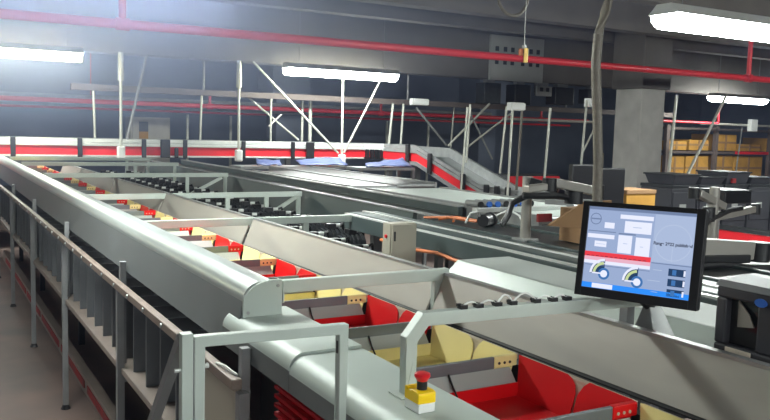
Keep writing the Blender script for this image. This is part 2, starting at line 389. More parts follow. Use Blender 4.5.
# ------------------------------------------------------------------ sorter line: trays
TP, TY0 = .4767, 1.415
def make_tray(cm, cname):
    k = (1.38, 0, 1.33)
    t = thing('sorting_tray', '', 'tray', k, cname + ' sorting trays on the line')
    x0, x1 = 1.150, 1.565
    # front strip
    obj('front_strip', bx(bm_new(), x0, 1.475, -.012, .0, 1.292, 1.334), 'strip', t, .002)
    eb = obj('end_block', bx(bm_new(), 1.475, x1-.005, -.013, .004, 1.300, 1.335), cm, t, .003)
    for x in (1.492, 1.512, 1.532): obj('bolt_hole', cyl(bm_new(), (x,-.0145,1.314), (x,-.0125,1.314), .0045, 8), 'cream' if cm == 'red' else 'black', eb)
    ZF = 1.222
    b = bm_new(); bx(b, x0+.02, 1.33, .004, .425, ZF-.004, ZF); bx(b, 1.333, 1.535, .004, .425, ZF-.004, ZF)
    bx(b, x0+.02, 1.535, .424, .428, ZF, 1.262); bx(b, x0+.02, 1.535, .001, .004, ZF-.004, 1.31)
    obj('tray_floor', b, cm, t)
    b = bm_new(); hexa(b, [(x0+.018,.004,ZF),(x0+.022,.004,ZF),(x0+.022,.425,ZF),(x0+.018,.425,ZF),(x0-.005,.004,1.328),(x0,.004,1.328),(x0,.45,1.328),(x0-.005,.45,1.328)])
    obj('left_wall', b, cm, t)
    def wing(pts, r=.0):
        b = bm_new(); A = []; B = []
        for (y, h) in pts:
            x = 1.532 + .030*h; z = ZF + .112*h
            A.append(b.verts.new((x, y, z))); B.append(b.verts.new((x+.003, y, z-.002)))
        n = len(A)
        for i in range(n): b.faces.new((A[i], A[(i+1)%n], B[(i+1)%n], B[i]))
        b.faces.new(A); b.faces.new(B[::-1]); return b
    obj('side_wing', wing([(.002,0),(.192,0),(.192,.62),(.178,.86),(.160,1),(.002,1)]), cm, t)
    obj('side_wing', wing([(.202,0),(.425,0),(.458,1),(.245,1),(.226,.94),(.210,.82),(.202,.62)]), cm, t)
    obj('notch_plate', hexa(bm_new(), [(1.538,.1,1.222),(1.541,.1,1.222),(1.541,.28,1.222),(1.538,.28,1.222),(1.566,.1,1.33),(1.569,.1,1.33),(1.569,.28,1.33),(1.566,.28,1.33)]), 'cream', t)
    obj('edge_bar', bx(bm_new(), 1.563, 1.580, .004, .462, 1.312, 1.330), 'cream', t, .003)
    # rear flap: two slanted plates with a slit
    b = bm_new()
    for (a, c) in ((x0+.015, 1.305), (1.309, 1.53)):
        hexa(b, [(a,.425,1.258),(c,.425,1.258),(c,.429,1.255),(a,.429,1.255),(a,.461,1.300),(c,.461,1.300),(c,.464,1.297),(a,.464,1.297)])
    fl = obj('rear_flap', b, 'flap', t)
    b = tube(bm_new(), [(1.307,.458,1.304),(1.304,.43,1.275),(1.310,.415,1.25)], .003, 6); obj('hinge_pin', b, 'black', fl)
    return t
protos = {}
ncount = {'red': 0, 'yellow': 0}
NT = 24
for i in range(-1, NT):
    c = 'red' if i % 2 == 0 else 'yellow'
    y = TY0 + TP*i
    idx = ncount[c]; ncount[c] += 1
    w = nth(idx)
    lab = ('%s sorting tray nearest the camera on the sorter line' % c) if idx == 0 else '%s %s sorting tray counting away from the camera' % (w, c if c == 'red' else 'pale yellow')
    if c not in protos: protos[c] = make_tray(c, c); protos[c].location = (1.38, y, 1.33); protos[c]['label'] = lab
    else: dup(protos[c], (1.38, y, 1.33), lab)

# ------------------------------------------------------------------ sorter chassis, deck, hood, guard
YE = 12.6
t = thing('sorter_chassis', 'dark machine body under the row of trays', 'machine', (1.4, 5, .2))
obj('chassis_body', bx(bm_new(), 1.21, 1.60, -.4, YE, .25, 1.20), 'chassis', t)
obj('track_rail', bx(bm_new(), 1.60, 1.63, -.4, YE, 1.2, 1.285), 'dark', t); obj('track_rail', bx(bm_new(), 1.12, 1.14, -.4, YE, 1.2, 1.30), 'dark', t)
for y in (-.2, 2.3, 4.9, 7.5, 10.1, 12.3):
    for x in (1.22, 1.54): obj('chassis_foot', bx(bm_new(), x, x+.05, y, y+.05, 0, .25), 'dark', t)

def deckprof(x0, x1, z, r, th=.02):   # rounded left edge
    o = [(x0+r-r*math.sin(a*PI/2/8), z-r+r*math.cos(a*PI/2/8)) for a in range(9)]
    i = [(x0+r-(r-th)*math.sin(a*PI/2/8), z-r+(r-th)*math.cos(a*PI/2/8)) for a in range(8,-1,-1)]
    return [(x1, z)] + o + [(x0, 1.265), (x0+th*.4, 1.265)] + i + [(x1, z-th)]
def decksec(y0, y1, dz, r, label, wide=0):
    t = thing('deck_cover', label, 'deck', (1.0, (y0+y1)/2, 1.25), 'light deck covers')
    P = deckprof(.902-wide, 1.135, 1.35+dz, r)
    # top sheet and rounded edge; side sheet apart
    n = 9
    top = [P[0]] + P[1:10] + [P[12+0]] if False else None
    o = P[1:10]
    tp = [(1.135, 1.35+dz)] + o + [(o[-1][0]+.008, o[-1][1])] + [(1.0-.02, 1.35+dz-.02), (1.135, 1.35+dz-.02)]
    obj('deck_sheet', prism(bm_new(), tp, y0, y1), 'deck', t, smooth=True)
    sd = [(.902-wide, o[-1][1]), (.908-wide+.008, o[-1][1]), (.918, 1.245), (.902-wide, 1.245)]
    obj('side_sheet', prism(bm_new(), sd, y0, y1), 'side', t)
    return t
decksec(-.5, 1.38, .0, .05, 'light grey deck cover nearest the camera beside the emergency stop')
decksec(1.383, 2.08, .0, .05, 'light grey deck cover carrying the yellow emergency stop box')
decksec(2.083, 2.66, .008, .05, 'short light grey deck cover tucked under the hood end', .0)

def hoodsec(y0, y1, label, cap=False):
    t = thing('hood_cover', label, 'hood', (1.0, (y0+y1)/2, 1.25), 'raised grey hood covers')
    o = [(1.000-.063*math.sin(a*PI/2/10), 1.410+.064*math.cos(a*PI/2/10)) for a in range(11)]
    top = [(1.068,1.36),(1.068,1.462)] + o + [(.943,1.41), (1.0,1.462), (1.06,1.452), (1.06,1.36)]
    obj('hood_top', prism(bm_new(), top, y0, y1), 'hood', t, smooth=True)
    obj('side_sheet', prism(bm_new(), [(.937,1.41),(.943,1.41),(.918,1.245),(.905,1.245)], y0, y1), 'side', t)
    if cap:
        oc = [(1.045-.110*math.sin(a*PI/2/10), 1.405+.074*math.cos(a*PI/2/10)) for a in range(11)]
        cp = [(1.074,1.352)] + [(1.074,1.479)] + oc + [(.933,1.352)]
        c = obj('end_cap', prism(bm_new(), cp, y0-.012, y0), 'paint', t, .002)
        for (x,z) in ((1.058,1.458),(.952,1.372)): obj('screw', cyl(bm_new(), (x,y0-.015,z), (x,y0-.012,z), .006, 8), 'galv', c)
    return t
hoodsec(2.56, 6.0, 'raised grey hood cover with a squared end cap, nearest section', True)
hoodsec(6.003, 9.3, 'raised grey hood cover, middle section with bright highlight')
hoodsec(9.303, YE, 'raised grey hood cover, far section at the left edge of the picture')

segs = [(-.5,2.562),(2.598,4.612),(4.648,6.582),(6.618,8.55),(8.59,10.48),(10.52,11.88)]
gl = ['nearest section, under the monitor arch','section ending at the second cross bar','section between second and third cross bars',
      'section between third and fourth cross bars','section beyond the fourth cross bar','farthest section before the red conveyor']
for (y0, y1), l in zip(segs, gl):
    t = thing('guard_panel', 'sloping steel guard panel right of the trays, ' + l, 'panel', (1.7,(y0+y1)/2,1.29), 'steel guard panels along the trays')
    def gz(y): return -.0055*(y-1.8)
    def sheared(bm):
        for v in bm.verts: v.co.z += gz(v.co.y)
        return bm
    obj('panel_sheet', sheared(prism(bm_new(), [(1.690,1.300),(1.750,1.452),(1.757,1.452),(1.697,1.298)], y0, y1)), 'guard', t)
    obj('top_edge', sheared(prism(bm_new(), [(1.747,1.450),(1.747,1.460),(1.773,1.460),(1.773,1.442),(1.758,1.450)], y0, y1)), 'galv', t)
    obj('bottom_flange', sheared(prism(bm_new(), [(1.672,1.293),(1.672,1.298),(1.697,1.298),(1.697,1.293)], y0, y1)), 'dark', t)
    for yy in (y0+.15, y1-.15): obj('stay', bx(bm_new(), 1.735,1.765,yy-.015,yy+.015,.0,1.38), 'leg', t)

# cross bars
def crossbar(y, xe, label, legs=(), braces=(), z=1.425):
    t = thing('cross_bar', label, 'bar', (1.07, y, z), 'cross bars over the sorter line')
    obj('bar_tube', bx(bm_new(), 1.081, xe, y-.015, y+.015, z, z+.045), 'paint', t, .003)
    obj('end_plate', bx(bm_new(), 1.078, 1.084, y-.03, y+.03, z-.03, z+.047), 'paint', t, .002)
    for x in legs: obj('upright', bx(bm_new(), x-.018, x+.018, y-.014, y+.014, (z-.19 if x < 1.8 else 1.0 if x < 2.72 else 0.), z), 'paint', t, .002)
    for (xa, za, xb, zb) in braces: obj('brace', tube(bm_new(), [(xa,y,za),(xb,y,zb)], 0, rect=(.03,.03)), 'paint', t)
    return t
crossbar(2.58, 1.775, 'first cross bar over the trays, joined to the hood end cap', legs=(1.728,))
crossbar(4.63, 2.42, 'second cross bar over the trays, running on to the dark rail', legs=(2.10,), z=1.398)
crossbar(6.60, 2.95, 'third cross bar over the trays with diagonal brace', legs=(2.27,2.62,2.92), braces=((2.64,1.22,2.90,1.38),), z=1.382)
crossbar(8.57, 2.95, 'fourth cross bar over the trays with diagonal brace', legs=(2.5,2.92), braces=((2.55,1.25,2.88,1.42),), z=1.425)
crossbar(10.5, 2.95, 'fifth cross bar over the trays, below the left footed rods', legs=(2.4,2.9), z=1.44)
crossbar(11.9, 2.95, 'farthest cross bar just in front of the red conveyor', legs=(2.6,2.9), z=1.44)

# ------------------------------------------------------------------ side rack under hood (left)
t = thing('side_rack', 'long grey side rack with dark dividers along the left aisle', 'rack', (.86, 5, 0))
LY = [.585+1.755*k for k in range(0, 7)]
for y in LY:
    l = obj('leg', bx(bm_new(), .842,.878,y-.018,y+.018,.03,1.175), 'leg', t, .002)
    obj('foot', cyl(bm_new(), (.86,y,0),(.86,y,.03), .035, 10, .02), 'black', l)
    obj('shelf_bracket', bx(bm_new(), .878,1.15,y-.015,y+.015,.70,.74), 'leg', t)
    obj('upright', bx(bm_new(), .87,.90,y+.04,y+.07,.78,1.30), 'leg', t, .002)
r_ = obj('rail', bx(bm_new(), .832,.866,2.36,YE,1.175,1.21), 'rail', t, .004)
y = 2.6
while y < YE:
    obj('rail_bolt', cyl(bm_new(), (.826,y,1.193),(.833,y,1.193), .010, 8), 'galv', r_); y += .30
obj('shelf_board', bx(bm_new(), .862,1.19,2.9,YE,.742,.775), 'shelf', t, .003)
y = 2.98; n = 0
while y < 11.4:
    if all(abs(y-a) > .03 for a in LY):
        obj('divider', bx(bm_new(), .90,1.17,y-.006,y+.006,.776,1.15), 'divider', t)
    y += .251
obj('back_sheet', bx(bm_new(), 1.17,1.185,2.36,YE,.776,1.16), 'divider', t)
obj('infill_panel', bx(bm_new(), .852,.858,2.36,2.86,.45,1.172), 'cabinet', t)
t = thing('kick_rail', 'low cream rail with red band along the floor under rack', 'rail', (1.05, 5, 0))
obj('rail_body', bx(bm_new(), 1.03,1.10,2.4,YE,.0,.13), 'shelf', t, .004)
y = 2.45
while y < 12: obj('red_band', bx(bm_new(), 1.024,1.03,y,y+1.1,.045,.10), 'scuffed', t); y += 1.22
# red crates under the deck
for i, (y, l) in enumerate(((1.39,'slatted red plastic crate under the deck, nearer one'),(1.92,'slatted red plastic crate under the deck, farther one'))):
    t = thing('plastic_crate', l, 'crate', (1.07,y+.25,.9), 'red crates under the deck')
    b = bm_new()
    for k in range(11): bx(b, .998,1.014,y,y+.5,.905+k*.030,.905+k*.030+.012)
    obj('slats', b, 'redbelt', t)
    b = bm_new(); bx(b, 1.014,1.19,y,y+.01,.9,1.235); bx(b, 1.014,1.19,y+.49,y+.5,.9,1.235); bx(b, 1.18,1.19,y,y+.5,.9,1.235); bx(b, 1.014,1.19,y,y+.5,.9,.91)
    obj('crate_shell', b, 'red', t)
tag(obj('crate_shelf', bx(bm_new(), .99,1.195,.6,2.6,.87,.898), 'leg'), 'grey shelf carrying the red crates under the deck', 'shelf')
# chain / cable bracket on the rail
b = tube(bm_new(), [(.845,2.55,1.214),(.85,2.48,1.222),(.855,2.42,1.217),(.86,2.39,1.215)], .004, 6)
tag(obj('steel_clip', b, 'alu', smooth=True), 'short bright wire clip lying on rail end beside the upright', 'clip')

# ------------------------------------------------------------------ frame in the aisle (near left)
yA = 1.68
t = thing('hoop_frame', 'light grey square tube hoop frame at the left, over the deck edge', 'frame', (.68,yA,0))
b = tube(bm_new(), [(.516,yA,.02),(.516,yA,1.535),(.862,yA,1.528),(.862,yA,.02)], 0, rect=(.024,.024)); obj('hoop_tube', b, 'paint', t, .002)
obj('post', bx(bm_new(), .477,.502,yA-.012,yA+.012,.02,1.555), 'paint', t, .002)
obj('post_joint', bx(bm_new(), .502,.504,yA-.012,yA+.012,.05,1.54), 'leg', t)
obj('brace', tube(bm_new(), [(.488,1.70,1.54),(.488,1.97,1.25),(.488,2.75,.40)], 0, rect=(.022,.022)), 'leg', t)
for (x, z) in ((.472,1.475),(.532,1.478)):
    obj('bolt', cyl(bm_new(), (x-.007,yA,z),(x+.007,yA,z), .005, 8), 'alu', t)
obj('slot', bx(bm_new(), .849,.8505,yA-.004,yA+.004,1.47,1.50), 'black', t)
for x in (.489,.516,.862): obj('foot_plate', bx(bm_new(), x-.02,x+.02,yA-.03,yA+.03,0,.02), 'leg', t)

# ------------------------------------------------------------------ monitor arch
yB = 1.66
t = thing('sensor_arch', 'light grey square tube arch over the near trays, carrying the monitor', 'frame', (1.035,yB,1.35))
b = tube(bm_new(), [(1.036,yB,1.35),(1.036,yB,1.490),(1.075,yB,1.537),(1.83,yB,1.524)], 0, rect=(.03,.034)); obj('arch_tube', b, 'paint', t, .002)
obj('base_plate', bx(bm_new(), 1.00,1.07,yB-.03,yB+.03,1.350,1.354), 'paint', t, .001)
obj('end_upright', bx(bm_new(), 1.80,1.83,yB+.018,yB+.05,.0,1.52), 'leg', t, .002)
sx = [1.19,1.24,1.30,1.35,1.43,1.49,1.54]
for i, x in enumerate(sx):
    zs = 1.5535-(x-1.075)*.0172
    b = bx(bm_new(), x-.010,x+.012,yB-.012,yB+.006,zs,zs+.011); bx(b, x-.016,x-.004,yB-.006,yB+.002,zs+.007,zs+.015)
    obj('sensor', b, 'black', t, .001)
for i in range(6):
    a, c = sx[i], sx[i+1]; h = .022 if i in (2,3) else .01
    b = tube(bm_new(), [(a+(c-a)*k/6, yB-.004, 1.560-(a-1.075)*.0172+h*math.sin(PI*k/6)) for k in range(7)], .0025, 6); obj('sensor_cable', b, 'white', t)

# emergency stop
t = thing('emergency_stop', 'yellow box with red emergency stop button on the deck', 'button', (1.005,1.555,1.35))
obj('base_box', bx(bm_new(), .983,1.029,1.524,1.586,1.351,1.373), 'white', t, .002)
b = prism(bm_new(), [(1.524,1.373),(1.524,1.398),(1.534,1.401),(1.556,1.401),(1.560,1.397),(1.572,1.397),(1.576,1.403),(1.586,1.403),(1.586,1.373)], .982, 1.030, 'x'); obj('yellow_cover', b, 'estop_y', t, .002)
obj('button_neck', cyl(bm_new(), (1.006,1.548,1.398),(1.006,1.548,1.424), .0125, 18), 'black', t, smooth=True)
b = cyl(bm_new(), (1.006,1.548,1.420),(1.006,1.548,1.432), .012, 18, .019); cyl(b, (1.006,1.548,1.432),(1.006,1.548,1.438), .019, 18, .0185); cyl(b, (1.006,1.548,1.438),(1.006,1.548,1.441), .0185, 18, .012)
obj('red_button', b, 'estop_r', t, smooth=True)

# ------------------------------------------------------------------ monitor
c = Vector((1.862,1.7088,1.651)); u = Vector((.3959,-.9183,.0086)).normalized(); v = Vector((.1346,.0673,.9886)); v = (v-u*v.dot(u)).normalized(); nn = u.cross(v)
KS = .9; c = Vector((0,0,2)) + (c-Vector((0,0,2)))*KS
def W(a, b, d): return c + (u*a + v*b + nn*d)*KS
def slab(bm, a0,a1,b0,b1,d0,d1): return hexa(bm, [W(a0,b0,d1),W(a1,b0,d1),W(a1,b0,d0),W(a0,b0,d0),W(a0,b1,d1),W(a1,b1,d1),W(a1,b1,d0),W(a0,b1,d0)])
t = thing('monitor', 'black touch monitor showing a blue grey control screen', 'monitor', tuple(W(0,-.146,-.02)))
w, h = .185, .146
slb = slab(bm_new(), -w,w,-h,h,-.035,-.004)
obj('case', slb, 'black', t, .006)
s0, s1, q0, q1 = -.165, .160, -.119, .131
b = bm_new()
slab(b, -w,s0,-h,h,-.006,.006); slab(b, s1,w,-h,h,-.006,.006); slab(b, s0,s1,q1,h,-.006,.006); slab(b, s0,s1,-h,q0,-.006,.006)
obj('bezel', b, 'black', t, .001)
SW, SH = s1-s0, q1-q0
def S(bm, x0,x1,y0,y1,d=.001): return slab(bm, s0+x0*SW, s0+x1*SW, q1-y1*SH, q1-y0*SH, -.002, d)
E1 = .57
SC = dict(bg=emit('screen blue grey', (.29,.37,.56), E1), bg2=emit('screen lighter panel', (.36,.44,.62), E1), bar=emit('screen dark bar', (.15,.2,.33), E1), white=emit('screen white', (.72,.75,.9), E1),
          red=emit('screen red', (.75,.05,.07), E1), pink=emit('screen pink', (.72,.40,.50), E1), navy=emit('screen navy', (.02,.05,.12), E1), azure=emit('screen azure', (.03,.25,.85), E1),
          ring=emit('screen ring', (.42,.5,.66), E1), ink=emit('screen ink', (.03,.035,.06), E1), green=emit('screen green', (.5,.6,.3), E1), mid=emit('screen mid blue', (.05,.16,.4), E1))
scr = obj('screen', S(bm_new(), 0,1,0,1,.0), SC['bg'], t)
def el(name, m, rects, d=.0012):
    b = bm_new()
    for r in rects: S(b, *r, d)
    return obj(name, b, SC[m], scr)
el('title_bar', 'bar', [(0,1,0,.035)])
el('screen_panel', 'bg2', [(.635,1,.04,.60)], .0006)
el('display_field', 'white', [(.31,.62,.075,.125)]); el('display_field', 'white', [(.36,.61,.15,.29)], .0014); el('display_field', 'white', [(.165,.26,.185,.255)])
el('display_field', 'white', [(.01,.27,.335,.385)]); el('display_field', 'white', [(.085,.20,.42,.49)]); el('display_field', 'white', [(.31,.44,.325,.54)]); el('display_field', 'white', [(.475,.61,.335,.555)])
for r_s in ((.31,.47,.30,.315),(.01,.28,.295,.305),(.64,1,.61,.62),(.01,.63,.715,.722)): el('separator_line', 'bar', [r_s])
el('alarm_band', 'red', [(.0,.63,.555,.615)]); el('alarm_band', 'pink', [(.0,.63,.615,.66)]); el('alarm_band', 'white', [(.0,.63,.66,.70)])
el('alarm_text', 'ink', [(.02+.045*k,.02+.045*k+.03,.60,.607) for k in range(13)], .0016)
el('field_mark', 'ring', [(.10,.19,.452,.458),(.36,.40,.42,.428),(.52,.55,.44,.448),(.44,.52,.215,.224)], .0018)
def disc(bm, cx, cy, r, a0=0, a1=360, r0=0., d=.0014, asp=SW/SH, n=28):
    P = []; 
    for i in range(n+1):
        a = math.radians(a0+(a1-a0)*i/n); P.append((cx+r*math.cos(a), cy-r*asp*math.sin(a), cx+r0*math.cos(a), cy-r0*asp*math.sin(a)))
    def pt(x, y): return W(s0+x*SW, q1-y*SH, d)
    for i in range(n):
        o1, o2 = P[i], P[i+1]
        f = [bm.verts.new(pt(o1[0],o1[1])), bm.verts.new(pt(o2[0],o2[1]))]
        if r0 > 0: f += [bm.verts.new(pt(o2[2],o2[3])), bm.verts.new(pt(o1[2],o1[3]))]
        else: f += [bm.verts.new(pt(cx,cy))]
        bm.faces.new(f)
    return bm
obj('logo_ring', disc(bm_new(), .075,.15,.055,r0=.047), SC['bar'], scr); el('logo_text', 'bar', [(.03,.12,.142,.158)], .0016)
obj('dial_ring', disc(bm_new(), .815,.36,.165,r0=.158, d=.0016), SC['ring'], scr)
el('dial_hand', 'ring', [(.812,.818,.36,.58)], .0014)
for i, (cx, cy) in enumerate(((.205,.815),(.525,.865))):
    g = obj('gauge', disc(bm_new(), cx,cy,.135,88,182,d=.0012), SC['navy'], scr)
    b = disc(bm_new(), cx,cy,.14,90,180,r0=.118,d=.0016); obj('gauge_rim', b, SC['white'], scr)
    obj('gauge_scale', disc(bm_new(), cx,cy,.11,95,175,r0=.085,d=.0016), SC['green'], scr)
    obj('gauge_hub', disc(bm_new(), cx,cy,.055,d=.0017), SC['mid'], scr); obj('gauge_hub_cap', disc(bm_new(), cx,cy,.034,d=.002), SC['white'], scr)
el('gauge_needle', 'white', [(.09,.205,.805,.822),(.41,.525,.855,.872)], .0022)
for y in (.66,.78,.90):
    el('counter_slot', 'navy', [(.80,.95,y,y+.085)]); el('counter_value', 'mid', [(.835,.87,y+.012,y+.073)], .0018); el('counter_end', 'white', [(.935,.95,y+.01,y+.075)], .0018)
el('counter_caption', 'ring', [(.66,.74,.69,.697),(.62,.73,.82,.827),(.66,.72,.95,.957)])
el('task_bar', 'azure', [(0,1,.935,.999)]); el('task_button', 'white', [(.10,.30,.94,.995)], .0018)
cu = bpy.data.curves.new('text', 'FONT'); cu.body = 'Range 2822 published'; cu.size = .0138; cu.offset = .0004; cu.align_x = 'CENTER'
to = bpy.data.objects.new('screen_text_source', cu); C.objects.link(to)
dg = bpy.context.evaluated_depsgraph_get(); me = bpy.data.meshes.new_from_object(to.evaluated_get(dg))
bpy.data.objects.remove(to)
wmax = max(vv.co.x for vv in me.vertices)-min(vv.co.x for vv in me.vertices); k = .345*SW/wmax
for vv in me.vertices: vv.co = W(s0+.815*SW+vv.co.x*k, q1-.395*SH+vv.co.y*k, .0022) - ORG[t.name]
me.materials.append(SC['ink']); o = bpy.data.objects.new('dial_text', me); C.objects.link(o); o.parent = scr
# stand
b = hexa(bm_new(), [(1.835,1.60,1.40),(1.93,1.60,1.40),(1.93,1.70,1.40),(1.835,1.70,1.40),(1.838,1.63,1.508),(1.885,1.63,1.508),(1.885,1.655,1.508),(1.838,1.655,1.508)])
obj('stand', b, 'galv', t, .003)
obj('stand_foot', bx(bm_new(), 1.835,1.94,1.59,1.71,1.392,1.402), 'galv', t)
b = tube(bm_new(), [(1.86,1.645,1.50),(1.80,1.64,1.545),tuple(W(0,-.12,-.05))], .016, 12); obj('tilt_joint', b, 'black', t, smooth=True)
obj('rear_box', slab(bm_new(), -.1,.1,-.08,.08,-.06,-.034), 'black', t, .008)

# ------------------------------------------------------------------ hand scanner box at right edge
X0, X1, Y0, Y1, Z0, Z1 = 1.905, 2.03, .98, 1.29, 1.45, 1.60
t = thing('barcode_scanner', 'black box barcode scanner with a deep window at the right edge', 'scanner', (1.97,1.15,1.44))
b = bm_new()
bx(b, 1.86,1.90,1.07,1.425,1.45,1.475); bx(b, 1.86,1.90,1.07,1.425,1.60,1.63); bx(b, 1.86,1.90,1.395,1.425,1.475,1.60); bx(b, 1.86,1.90,1.07,1.30,1.475,1.60)
bx(b, 1.90,2.00,1.07,1.425,1.45,1.63); obj('housing', b, 'bin', t, .006)
obj('window_glass', bx(bm_new(), 1.886,1.90,1.30,1.395,1.475,1.60), 'glass', t)
b = bm_new(); hexa(b, [(1.872,1.315,1.535),(1.876,1.315,1.535),(1.884,1.37,1.525),(1.880,1.37,1.525),(1.872,1.33,1.565),(1.876,1.33,1.565),(1.884,1.37,1.597),(1.880,1.37,1.597)]); obj('mirror', b, 'silver', t)
obj('paper_label', bx(bm_new(), 1.856,1.86,1.31,1.385,1.452,1.471), 'label', t)
b = cyl(bm_new(), (1.861,1.25,1.607),(1.856,1.25,1.607), .011, 16)
for vv in b.verts: vv.co.y = 1.29 + (vv.co.y-1.25)*1.6
obj('oval_badge', b, 'blue', t)
obj('top_cover', prism(bm_new(), [(1.855,1.63),(1.875,1.645),(1.99,1.65),(2.005,1.63)], 1.06, 1.43), 'leg', t, .003)

for o_ in children(t): o_.location.z -= .022
# ------------------------------------------------------------------ light grey box deck beyond the guard
t = thing('side_cover', 'long light grey box cover between guard panel and dark rail', 'cover', (2.15,1.5,1.36), None)
obj('front_face', prism(bm_new(), [(1.962,1.392),(2.02,1.445),(2.03,1.445),(1.972,1.392)], -.3, 2.86), 'paint', t, .002)
obj('top_sheet', prism(bm_new(), [(2.02,1.445),(2.30,1.445),(2.30,1.435),(2.02,1.435)], -.3, 2.86), 'cover', t, .002)
obj('end_sheet', prism(bm_new(), [(2.03,1.375),(2.30,1.375),(2.30,1.435),(2.03,1.435)], 2.845, 2.86), 'paint', t)
for y in (-.1, .9, 1.8): obj('support', bx(bm_new(), 2.06,2.10,y,y+.04,0,1.435), 'leg', t)

# motor bank: dark bed and drive motors
tag(obj('motor_bed', bx(bm_new(), 1.80,2.75,2.0,12.3,.95,1.0), 'dark'), 'dark bed plate under the drive motors right of the guard panels', 'bed plate')
for y in (2.5, 5, 7.5, 10, 12): tag(obj('bed_post', bx(bm_new(), 2.3,2.4,y,y+.1,0,.95), 'dark'), 'dark post under motor bed, %s from camera' % nth([2.5,5,7.5,10,12].index(y)), 'post', 'posts under the motor bed')
def make_motor():
    t = thing('drive_motor', '', 'motor', (0,0,1.0))
    b = cyl(bm_new(), (-.12,0,1.16),(.08,0,1.16), .062, 14); obj('motor_body', b, 'dark', t, smooth=True)
    b = bm_new()
    for k in range(5): cyl(b, (-.10+k*.035,0,1.16),(-.085+k*.035,0,1.16), .072, 12)
    obj('cooling_ribs', b, 'dark', t)
    obj('mount', bx(bm_new(), -.1,.07,-.05,.05,1.0,1.11), 'dark', t, .004)
    obj('terminal_box', bx(bm_new(), -.045,.02,-.028,.028,1.222,1.255), 'black', t, .004)
    obj('connector', cyl(bm_new(), (.03,.01,1.24),(.07,.01,1.24), .013, 10), 'alu', t, smooth=True)
    obj('cable', tube(bm_new(), [(.07,.01,1.242),(.11,.03,1.25),(.14,.06,1.19),(.13,.08,1.02)], .009, 6), 'black', t)
    return t
mp = make_motor(); first = True
for r, x in enumerate((1.98, 2.28, 2.60)):
    y = (3.1, 3.95, 4.95)[r]; i = 0
    while y < 12.0:
        rn = ('row beside guard panels', 'middle row of motor bed', 'row along second sorter')[r]
        lab = '%s black drive motor from the camera, %s' % (nth(i), rn)
        if first: mp.location = (x,y,1.0); mp['label'] = lab; mp['group'] = 'dark drive motors'; first = False; m_ = mp
        else: m_ = dup(mp, (x,y,1.0), lab, 'dark drive motors')
        m_.scale = (1,1,1.2); m_.rotation_euler.z = random.uniform(-.15,.15)
        y += .30+random.uniform(-.03,.03); i += 1
# control cabinet
t = thing('control_cabinet', 'beige control cabinet standing among the dark motors', 'cabinet', (2.2,3.68,1.0))
obj('cabinet_body', bx(bm_new(), 2.125,2.28,3.62,3.70,1.0,1.51), 'cabinet', t, .004)
d = obj('door', bx(bm_new(), 2.13,2.276,3.605,3.62,1.02,1.505), 'cabinet', t, .003)
obj('door_slot', bx(bm_new(), 2.138,2.148,3.602,3.605,1.42,1.47), 'black', d)
obj('indicator', cyl(bm_new(), (2.118,3.66,1.44),(2.125,3.66,1.44), .010, 10), 'estop_r', t)

# ------------------------------------------------------------------ dark rail beam (near) and second line
t = thing('conveyor_rail', 'long dark rail with two bright edge lines behind the guard', 'rail', (2.6,3,1.3))
obj('rail_body', prism(bm_new(), [(2.42,1.345),(2.42,1.435),(2.46,1.45),(2.66,1.45),(2.66,1.345)], 1.0, 4.72), 'beamg', t, .003)
for x in (2.425, 2.55): obj('edge_line', bx(bm_new(), x,x+.022,1.0,4.72,1.449,1.456) if x > 2.5 else bx(bm_new(), x-.006,x+.016,1.0,4.72,1.437,1.446), 'alu', t)
obj('wiring', tube(bm_new(), [(2.40,1.2+k*.2,1.335+.012*math.sin(k*1.7)) for k in range(16)], .010, 6), 'copper', t)
for y, z0 in ((1.2,0), (2.9,1.0), (4.5,1.0)): obj('rail_leg', bx(bm_new(), 2.52,2.58,y,y+.05,z0,1.345), 'leg', t)
t = thing('second_sorter_line', 'long dark second sorter bed running back parallel to trays', 'machine', (3.1,8,0))
obj('side_panel', prism(bm_new(), [(2.96,1.22),(3.00,1.425),(3.03,1.425),(3.03,1.22)], 4.8, 12.4), 'beamg', t)
obj('top_edge', bx(bm_new(), 2.99,3.04,4.4,12.4,1.425,1.435), 'galv', t)
obj('bed', bx(bm_new(), 3.03,3.52,4.8,12.4,1.18,1.37), 'rubber', t)
obj('far_edge', prism(bm_new(), [(3.52,1.2),(3.52,1.43),(3.56,1.43),(3.56,1.2)], 5.0, 12.4), 'beamg', t)
obj('top_edge', bx(bm_new(), 3.51,3.57,5.0,12.4,1.43,1.44), 'galv', t)
for y in (5, 7, 9, 11, 12.2):
    for x in (3.05, 3.45): obj('support', bx(bm_new(), x,x+.05,y,y+.05,0,1.19), 'leg', t)

def conveyor(label, x0,x1,y0,y1,z, belt, group=None, side='beamg'):
    t = thing('belt_conveyor', label, 'conveyor', ((x0+x1)/2,(y0+y1)/2,0), 'belt conveyors behind the guard')
    obj('belt', bx(bm_new(), x0+.03,x1-.03,y0,y1,z-.05,z), belt, t, .003)
    for x in (x0, x1-.03): obj('side_frame', bx(bm_new(), x,x+.03,y0-.02,y1+.02,z-.11,z+.012), side, t, .003)
    for y in (y0, y1): obj('end_roller', cyl(bm_new(), (x0+.03,y,z-.027),(x1-.03,y,z-.027), .026, 12), 'galv', t, smooth=True)
    for x in (x0+.002, x1-.042):
        for y in (y0+.15, y1-.2): obj('support', bx(bm_new(), x,x+.04,y,y+.04,0,z-.1), 'leg', t)
    return t
conveyor('dark belt conveyor with a black motor just behind the dark rail', 2.78,3.18,1.2,4.35,1.425, 'rubber')
conveyor('broad pale belt conveyor shining in the middle of the hall', 3.60,4.45,4.2,6.6,1.44, 'pale', side='galv')
conveyor('dark belt conveyor running behind the monitor', 3.22,3.75,1.0,4.0,1.41, 'rubber')
